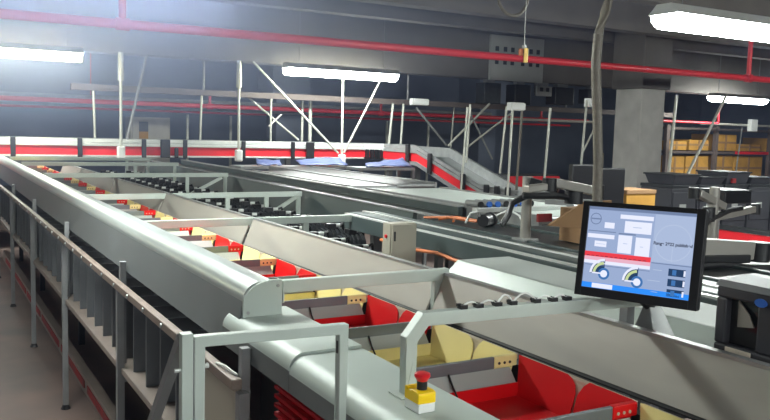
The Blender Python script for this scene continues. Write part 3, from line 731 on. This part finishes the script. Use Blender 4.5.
conveyor('narrow pale conveyor under the second footed rods', 3.7,4.3,7.2,9.8,1.42, 'rubber', side='galv')
conveyor('far low conveyor with galvanised sides below the red one', 4.6,5.3,8.0,11.5,1.38, 'rubber', side='galv')
t = thing('belt_motor', 'round black motor with white cables on the dark belt conveyor', 'motor', (2.97,3.95,1.43))
obj('motor_body', cyl(bm_new(), (2.95,3.93,1.465),(3.04,3.98,1.465), .038, 16), 'black', t, smooth=True)
obj('motor_flange', cyl(bm_new(), (3.03,3.97,1.465),(3.05,3.985,1.465), .045, 16), 'dark', t, smooth=True)
obj('cable', tube(bm_new(), [(2.90,3.9,1.5),(2.86,3.86,1.53),(2.82,3.88,1.52),(2.80,3.9,1.46)], .007, 6), 'white', t)
obj('cable', tube(bm_new(), [(3.06,3.95,1.49),(3.12,3.9,1.53),(3.16,3.85,1.50),(3.17,3.8,1.44)], .007, 6), 'white', t)
t = thing('orange_wiring', 'bundle of orange wiring lying on the dark belt conveyor', 'wiring', (2.85,4.4,1.43))
for k in range(3): obj('wire', tube(bm_new(), [(2.80+.03*k,4.35-.12*k,1.445),(2.88+.03*k,4.2,1.46),(2.95+.02*k,4.1-.08*k,1.45)], .009, 6), 'copper', t)
# roller strip with blue caps
t = thing('roller_strip', 'row of blue capped rollers at foot of the slope', 'rollers', (3.6,4.4,1.44))
obj('strip_frame', bx(bm_new(), 3.34,4.30,4.53,4.58,1.441,1.472), 'alu', t, .003)
for k in range(7):
    x = 3.40+k*.075
    r = obj('roller', cyl(bm_new(), (x,4.57,1.492),(x,4.72,1.492), .024, 12), 'galv', t, smooth=True); obj('roller_cap', cyl(bm_new(), (x,4.555,1.492),(x,4.57,1.492), .022, 12), 'blue' if k % 3 else 'black', r)
# small grey gates + red bits
for i, (x, l) in enumerate(((3.48,'grey gate bracket left of the cardboard box'),(3.70,'second grey gate bracket left of the cardboard box'))):
    t = thing('gate_bracket', l, 'bracket', (x,3.9,1.44), 'grey gate brackets')
    obj('bracket_arm', tube(bm_new(), [(x,3.7,1.44),(x,3.7,1.545),(x-.03,3.75,1.58),(x-.12,3.85,1.58)], 0, rect=(.03,.03)), 'galv', t)
    obj('red_plate', bx(bm_new(), x-.14,x-.03,3.88,3.9,1.45,1.50), 'scuffed', t)
    obj('bracket_foot', bx(bm_new(), x-.03,x+.03,3.67,3.73,1.432,1.442), 'galv', t)
# cardboard box wedge
t = thing('cardboard_box', 'open brown cardboard box behind the monitor top left corner', 'box', (3.05,2.9,1.43))
obj('box_flap', prism(bm_new(), [(2.735,1.54),(2.97,1.655),(3.16,1.66),(3.16,1.50)], 3.10, 3.115), 'card', t)
obj('box_body', bx(bm_new(), 2.99,3.17,3.118,3.30,1.432,1.61), 'card', t)
# steel posts and arms
def post(x, y, z0, z1, label, r=.028):
    t = thing('steel_post', label, 'post', (x,y,z0), 'steel posts with arms'); obj('post_tube', cyl(bm_new(), (x,y,z0),(x,y,z1), r, 14), 'silver', t, smooth=True)
    obj('post_base', bx(bm_new(), x-.05,x+.05,y-.05,y+.05,z0,z0+.012), 'galv', t); return t
post(2.505*1.12, 3.0*1.12, 1.43, 1.77, 'short steel post carrying the left scanner arm')
post(3.84, 3.0, 0, 1.73, 'steel post right of the monitor')
def arm(label, segs, joints, cables, loc):
    t = thing('scanner_arm', label, 'arm', loc, 'jointed scanner arms')
    for (p0, p1, w, h, m) in segs: obj('arm_segment', tube(bm_new(), [p0,p1], 0, rect=(w,h)), m, t, .006)
    for (p, r, hh) in joints: obj('arm_joint', cyl(bm_new(), (p[0],p[1],p[2]-hh),(p[0],p[1],p[2]+hh), r, 14), 'black', t, smooth=True)
    for pts in cables: obj('arm_cable', tube(bm_new(), pts, .016, 8), 'black', t, smooth=True)
    return t
arm('jointed silver scanner arm left above the cardboard box', [((2.79,3.32,1.745),(2.88,3.2,1.71),.05,.045,'black'),((2.66*1.0,3.0,1.765),(2.96,3.0,1.715),.05,.045,'silver'),((2.50,3.0,1.735),(2.62,3.0,1.745),.04,.035,'silver')],
    [((2.64,3.0,1.755),.035,.03),((2.96,3.0,1.72),.03,.03),((2.80,3.0,1.69),.045,.03)], [[(2.52,3.05,1.70),(2.6,3.02,1.70),(2.7,3.0,1.70),(2.84,3.0,1.68)],[(2.55,3.05,1.70),(2.50,3.1,1.66),(2.475,3.1,1.60),(2.44,3.1,1.55)]], (2.8,3.0,1.65))
arm('upper jointed scanner arm right of the monitor', [((3.70,3.0,1.70),(3.92,3.0,1.62),.05,.04,'silver'),((3.78,3.0,1.555),(4.18,3.0,1.60),.05,.04,'silver')],
    [((3.67,3.0,1.70),.03,.03),((4.20,3.0,1.60),.03,.03),((3.80,3.0,1.58),.035,.04)], [[(3.70,2.98,1.47),(3.78,2.98,1.55),(3.95,2.98,1.60),(4.05,2.98,1.61)]], (3.9,3,1.5))
arm('lower large silver scanner arm right of the monitor', [((2.90,2.44,1.522),(3.34,2.40,1.488),.07,.082,'silver'),((2.92,2.40,1.465),(3.30,2.38,1.455),.05,.04,'black'),((3.46,2.38,1.475),(3.62,2.36,1.47),.08,.07,'silver')],
    [((3.41,2.40,1.478),.05,.045)], [[(2.9,2.38,1.44),(3.1,2.36,1.44),(3.25,2.35,1.42),(3.4,2.33,1.41)]], (3.3,2.4,1.40))
t = thing('arm_controller', 'black controller box with white lid at right edge above arm', 'box', (3.95,2.85,1.6))
obj('controller_body', bx(bm_new(), 4.06,4.30,3.1,3.3,1.62,1.69), 'black', t, .006); obj('controller_lid', bx(bm_new(), 4.06,4.30,3.1,3.3,1.69,1.70), 'dark', t); obj('controller_arm', bx(bm_new(), 4.1,4.16,3.2,3.25,0,1.62), 'leg', t)

# dark back screens, tan box
for (x0, x1, z0, z1, l) in ((4.62,4.92,1.40,1.755,'dark screen back behind the flexible conduit, left one'),(4.93,5.22,1.38,1.725,'dark screen back behind the flexible conduit, right one')):
    t = thing('screen_back', l, 'screen', ((x0+x1)/2,5,z0), 'dark screen backs')
    obj('screen_case', bx(bm_new(), x0,x1,4.98,5.03,z0,z1), 'black', t, .01); obj('screen_stand', bx(bm_new(), (x0+x1)/2-.03,(x0+x1)/2+.03,5.03,5.07,.9,z0+.1), 'leg', t)
t = thing('side_table', 'grey table carrying the dark screens behind the monitor', 'table', (5.3,5.2,0))
obj('table_top', bx(bm_new(), 4.5,6.2,4.8,5.7,.86,.9), 'plate', t)
for x in (4.55, 6.1):
    for y in (4.85, 5.6): obj('leg', bx(bm_new(), x,x+.05,y,y+.05,0,.86), 'leg', t)
t = thing('cardboard_box', 'tan cardboard box between the dark screens and concrete column', 'box', (5.4,5,.9))
obj('box_body', bx(bm_new(), 5.27,5.62,5.0,5.3,.9,1.53), 'wood', t, .004); obj('box_lid', bx(bm_new(), 5.265,5.625,4.995,5.305,1.50,1.535), 'card', t, .003)

# ------------------------------------------------------------------ red conveyor along the back
yC = 13.0
def railprof(): pass
t = thing('red_conveyor', 'long bright red sided conveyor crossing the back of hall', 'conveyor', (4,yC,1.4))
obj('red_side', bx(bm_new(), XL,7.0,yC-.02,yC,1.475,1.607), 'redbelt', t)
obj('upper_rail', bx(bm_new(), XL,7.0,yC-.05,yC,1.612,1.66), 'alu', t, .006); obj('upper_rail', bx(bm_new(), XL,7.0,yC-.03,yC,1.665,1.72), 'alu', t, .006)
obj('lower_rail', bx(bm_new(), XL,7.0,yC-.05,yC,1.445,1.472), 'alu', t, .004)
obj('belt', bx(bm_new(), XL,7.0,yC,yC+.6,1.56,1.60), 'rubber', t); obj('far_rail', bx(bm_new(), XL,7.0,yC+.6,yC+.65,1.5,1.72), 'galv', t)
for x in (1.22, 2.14, 3.09, 3.74, 4.72, 5.61): obj('clamp', bx(bm_new(), x-.035,x+.035,yC-.075,yC-.045,1.44,1.73), 'black', t, .008)
for x in (3.42, 5.93): obj('clamp', bx(bm_new(), x-.075,x+.075,yC-.09,yC-.045,1.44,1.73), 'black', t, .01)
obj('clamp', bx(bm_new(), 3.57,3.63,yC-.075,yC-.045,1.44,1.60), 'black', t, .008)
for x in (-3, 0, 2.9, 5.6): obj('support', bx(bm_new(), x,x+.08,yC+.2,yC+.28,0,1.56), 'leg', t)
# curve
CX_, R0, R1 = 7.0, .35, 1.05   # centre (7.0, 12.65): inner and outer
t = thing('conveyor_curve', 'curved corner joining the back red conveyor to the slope', 'conveyor', (7.3,12.7,1.4))
cy = yC-.3
def ringpiece(r0, r1, z0, z1, n=10):
    b = bm_new(); V = []
    for i in range(n+1):
        a = math.radians(90-90*i/n); V.append([b.verts.new((CX_+r*math.cos(a), cy+r*math.sin(a), z)) for r, z in ((r0,z0),(r1,z0),(r1,z1),(r0,z1))])
    for p, q in zip(V, V[1:]):
        for j in range(4): b.faces.new((p[j], p[(j+1)%4], q[(j+1)%4], q[j]))
    b.faces.new(V[0][::-1]); b.faces.new(V[-1]); return b
obj('red_side', ringpiece(.28,.30,1.485,1.60), 'redbelt', t); obj('inner_rail', ringpiece(.26,.30,1.605,1.72), 'alu', t, smooth=False)
obj('belt', ringpiece(.30,.93,1.56,1.60), 'rubber', t); obj('outer_rail', ringpiece(.93,.98,1.5,1.72), 'galv', t)
for a in (75, 55, 35, 15):
    p = (CX_+.255*math.cos(math.radians(a)), cy+.255*math.sin(math.radians(a))); obj('clamp', bx(bm_new(), p[0]-.03,p[0]+.03,p[1]-.03,p[1]+.03,1.45,1.62), 'black', t)
obj('support', bx(bm_new(), 7.5,7.58,12.9,12.98,0,1.56), 'leg', t)
# slope going down toward camera
t = thing('sloped_conveyor', 'red sided conveyor sloping down to the right', 'conveyor', (7.6,11,1.0))
def sl(x0, x1, za, zb, m, name, y0=12.7, y1=11.55, drop0=0, bev=0):
    # level head then slope to y=9.55
    ys = [(12.7,0),(11.6,0),(9.78,-.52),(8.9,-.53)]
    b = bm_new(); V = []
    for (y, d) in ys: V.append([b.verts.new(p) for p in ((x0,y,za+d),(x1,y,za+d),(x1,y,zb+d),(x0,y,zb+d))])
    for p, q in zip(V, V[1:]):
        for j in range(4): b.faces.new((p[j], p[(j+1)%4], q[(j+1)%4], q[j]))
    b.faces.new(V[0][::-1]); b.faces.new(V[-1]); return obj(name, b, m, t, bev)
sl(7.28,7.30,1.465,1.60,'redbelt','red_side'); sl(7.26,7.30,1.605,1.655,'galv','upper_rail'); sl(7.27,7.30,1.665,1.72,'galv','upper_rail'); sl(7.26,7.30,1.40,1.46,'leg','lower_rail')
sl(7.30,7.93,1.52,1.54,'rubber','belt'); sl(7.93,7.98,1.46,1.70,'galv','far_rail'); sl(7.30,7.93,1.40,1.42,'dark','underside')
def dz(y): return 0 if y > 11.6 else (-.52*(11.6-y)/1.82 if y > 9.78 else -.52-.04*(9.78-y)/4.88)
for y in (11.85, 11.15, 10.2, 9.6, 9.35, 9.1): obj('clamp', bx(bm_new(), 7.225,7.262,y-.05,y+.05,1.42+dz(y),1.75+dz(y)), 'black', t, .008)
for y in (12.1, 10.9, 9.3): obj('support', bx(bm_new(), 7.6,7.68,y,y+.08,0,1.42+dz(y)), 'leg', t)

t = thing('low_conveyor', 'low conveyor with red side running right below the dark bins', 'conveyor', (7.6,7,0))
obj('red_side', bx(bm_new(), 7.28,7.30,4.4,8.88,.92,1.05), 'redbelt', t); obj('frame', bx(bm_new(), 7.30,7.95,4.4,8.88,.85,1.0), 'dark', t); obj('belt', bx(bm_new(), 7.33,7.92,4.42,8.86,1.0,1.03), 'rubber', t)
obj('upper_rail', bx(bm_new(), 7.27,7.30,4.4,8.88,1.055,1.09), 'dark', t)
for y in (4.6, 6.6, 8.5): obj('support', bx(bm_new(), 7.6,7.68,y,y+.08,0,.85), 'leg', t)

# low frames and blue sheets below the red conveyor
for (x0,x1,y,z,l) in ((4.3,6.2,11.9,1.36,'grey frame table with blue sheet under red conveyor, left'),(6.0,7.0,11.2,1.38,'grey frame table with blue sheet under the conveyor curve')):
    t = thing('frame_table', l, 'table', ((x0+x1)/2,y,0), 'frame tables under the red conveyor')
    obj('table_top', bx(bm_new(), x0,x1,y,y+.5,z-.04,z), 'galv', t)
    for xx in (x0, x1-.05):
        for yy in (y, y+.45): obj('leg', bx(bm_new(), xx,xx+.05,yy,yy+.05,0,z-.04), 'leg', t)
for (pts, l) in ((((4.6,12.0,1.36),(5.0,11.95,1.36),(5.1,12.3,1.42),(4.7,12.3,1.44)),'small crumpled blue plastic sheet left below the red conveyor'),
                 (((5.3,11.92,1.36),(6.15,11.92,1.36),(6.2,12.35,1.46),(5.4,12.35,1.42)),'wide blue plastic sheet below the middle footed rod'),
                 (((6.1,11.2,1.38),(6.95,11.2,1.38),(7.0,11.6,1.49),(6.3,11.6,1.40)),'blue plastic sheet below the conveyor curve')):
    b = bm_new(); n = 8; G = []
    P = [Vector(p) for p in pts]
    for i in range(n+1):
        row = []
        for j in range(n+1):
            s, w_ = i/n, j/n; p = P[0]*(1-s)*(1-w_)+P[1]*s*(1-w_)+P[2]*s*w_+P[3]*(1-s)*w_; row.append(b.verts.new(p+Vector((0,0,.012+random.uniform(0,.03)))))
        G.append(row)
    for i in range(n):
        for j in range(n): b.faces.new((G[i][j],G[i+1][j],G[i+1][j+1],G[i][j+1]))
    o = obj('plastic_sheet', b, 'bluesheet', smooth=True); s_ = o.modifiers.new('thick','SOLIDIFY'); s_.thickness = .006
    tag(o, l, 'sheet', 'blue plastic sheets')

# ------------------------------------------------------------------ right background: dark bins and wooden crates
for i in range(5):
    x = 8.15+i*.50
    t = thing('storage_bin', '%s dark grey storage bin right of the concrete column' % ('leftmost','second','third','fourth','rightmost')[i], 'bin', (x,7.2,0), 'dark storage bins')
    obj('bin_body', bx(bm_new(), x,x+.46,7.0,7.5,.0,1.36), 'bin', t, .01); obj('bin_drawer', bx(bm_new(), x+.02,x+.44,6.985,7.0,.92,1.31), 'bin', t, .008)
    h_ = obj('bin_lid', bx(bm_new(), x-.005,x+.465,6.99,7.51,1.36,1.40), 'dark', t, .006)
    obj('drawer_label', bx(bm_new(), x+.14,x+.26,6.98,6.985,1.08,1.16), 'plate', t)
for i in range(4):
    x = 8.2+i*.5; TZ = (1.53,1.50,1.56,1.49)[i]
    t = thing('storage_bin', '%s black tub stacked on top of the dark bins' % ('leftmost','second','third','rightmost')[i], 'bin', (x,7.2,1.40), 'dark tubs on the bins')
    obj('tub_body', hexa(bm_new(), [(x+.03,7.05,1.40),(x+.44,7.05,1.40),(x+.44,7.45,1.40),(x+.03,7.45,1.40),(x,7.0,TZ),(x+.47,7.0,TZ),(x+.47,7.5,TZ),(x,7.5,TZ)]), 'bin', t, .006)
    obj('tub_rim', bx(bm_new(), x-.012,x+.482,6.99,7.51,TZ-.015,TZ+.005), 'dark', t, .004)
    if i == 2: obj('red_mark', bx(bm_new(), x+.10,x+.17,7.0,7.03,1.42,1.48), 'scuffed', t)
t = thing('pallet_rack', 'dark steel rack holding the wooden crates at right', 'rack', (18,14,0))
for z in (.92, 1.66, 2.25): obj('shelf_beam', bx(bm_new(), 15.9,21.2,13.95,14.9,z-.06,z), 'brownbeam', t)
for x in (15.9, 17.7, 19.9, 21.1): obj('rack_upright', bx(bm_new(), x,x+.1,13.9,14.0,0,2.3), 'brownbeam', t)
obj('red_beam', bx(bm_new(), 18.55,21.2,13.93,13.95,1.60,1.67), 'redbelt', t)
crs = [(16.05,.75,1.68,.22,'leftmost on upper rack shelf'),(16.9,.72,1.68,.26,'second on the upper rack shelf'),(17.85,.85,1.68,.42,'tallest on the upper rack shelf'),(18.8,.9,1.68,.18,'low one on the upper rack shelf'),(19.95,.9,1.68,.36,'rightmost on the upper rack shelf'),
       (16.05,.7,.94,.58,'leftmost on lower rack shelf'),(16.8,.85,.94,.6,'second on the lower rack shelf'),(17.85,.75,.94,.62,'third on the lower rack shelf'),(18.68,1.15,.94,.6,'widest on the lower rack shelf')]
for (x, w_, z, h_, l) in crs:
    t = thing('wooden_crate', 'orange brown crate, ' + l, 'crate', (x+w_/2,14.4,z), 'wooden crates on the rack')
    obj('crate_body', bx(bm_new(), x,x+w_,14.05,14.8,z,z+h_), 'wood', t, .008)
    obj('crate_batten', bx(bm_new(), x+.01,x+w_-.01,14.035,14.05,z+h_*.45,z+h_*.45+.05), 'card', t); obj('crate_batten', bx(bm_new(), x+w_*.5-.03,x+w_*.5+.03,14.03,14.05,z+.01,z+h_-.01), 'card', t)
t = thing('machine_guard', 'low machine with bright red side right of the slope foot', 'machine', (8.4,8.6,0))
obj('guard_body', bx(bm_new(), 7.98,8.98,10.0,10.4,0,1.10), 'dark', t, .01); obj('red_side', bx(bm_new(), 7.98,8.98,9.97,10.0,1.08,1.32), 'redbelt', t); obj('guard_top', bx(bm_new(), 7.98,8.98,10.0,10.4,1.10,1.34), 'dark', t)
t = thing('red_rail', 'thin red rail just right of the column foot', 'rail', (10.2,8.6,0))
obj('rail_bar', bx(bm_new(), 9.85,10.45,8.58,8.64,1.19,1.24), 'redbelt', t)
for x in (9.9, 10.35): obj('rail_post', bx(bm_new(), x,x+.04,8.64,8.68,0,1.22), 'dark', t)

# ------------------------------------------------------------------ world and view
w = bpy.data.worlds.new('world'); bpy.context.scene.world = w; w.use_nodes = True
w.node_tree.nodes['Background'].inputs['Color'].default_value = (.05,.06,.09,1); w.node_tree.nodes['Background'].inputs['Strength'].default_value = .3
sc = bpy.context.scene
nt = w.node_tree
vs = nt.nodes.new('ShaderNodeVolumeScatter'); vs.inputs['Color'].default_value = (.50,.60,1,1); vs.inputs['Anisotropy'].default_value = .3
gp = nt.nodes.new('ShaderNodeNewGeometry'); di = nt.nodes.new('ShaderNodeVectorMath'); di.operation = 'DISTANCE'; di.inputs[1].default_value = (-.4, 6.6, 9.0)
mr = nt.nodes.new('ShaderNodeMapRange'); mr.interpolation_type = 'SMOOTHSTEP'
for k, v_ in (('From Min',0.),('From Max',6.8),('To Min',.5),('To Max',.0015)): mr.inputs[k].default_value = v_  # haze thickened toward upper left to stand in for lamp glow
sv = nt.nodes.new('ShaderNodeVectorMath'); sv.operation = 'MULTIPLY'; sv.inputs[1].default_value = (.9,.8,2.0); nt.links.new(gp.outputs['Position'], sv.inputs[0]); nt.links.new(sv.outputs['Vector'], di.inputs[0]); nt.links.new(di.outputs['Value'], mr.inputs['Value']); nt.links.new(mr.outputs['Result'], vs.inputs['Density'])
nt.links.new(vs.outputs['Volume'], nt.nodes['World Output'].inputs['Volume'])
sc.view_settings.view_transform = 'Standard'; sc.view_settings.look = 'None'; sc.view_settings.gamma = 1; sc.view_settings.use_curve_mapping = False
sc.view_settings.exposure = 1.02
sc.cycles.max_bounces = 6; sc.cycles.diffuse_bounces = 4; sc.cycles.sample_clamp_indirect = 6
sc.cycles.use_denoising = True
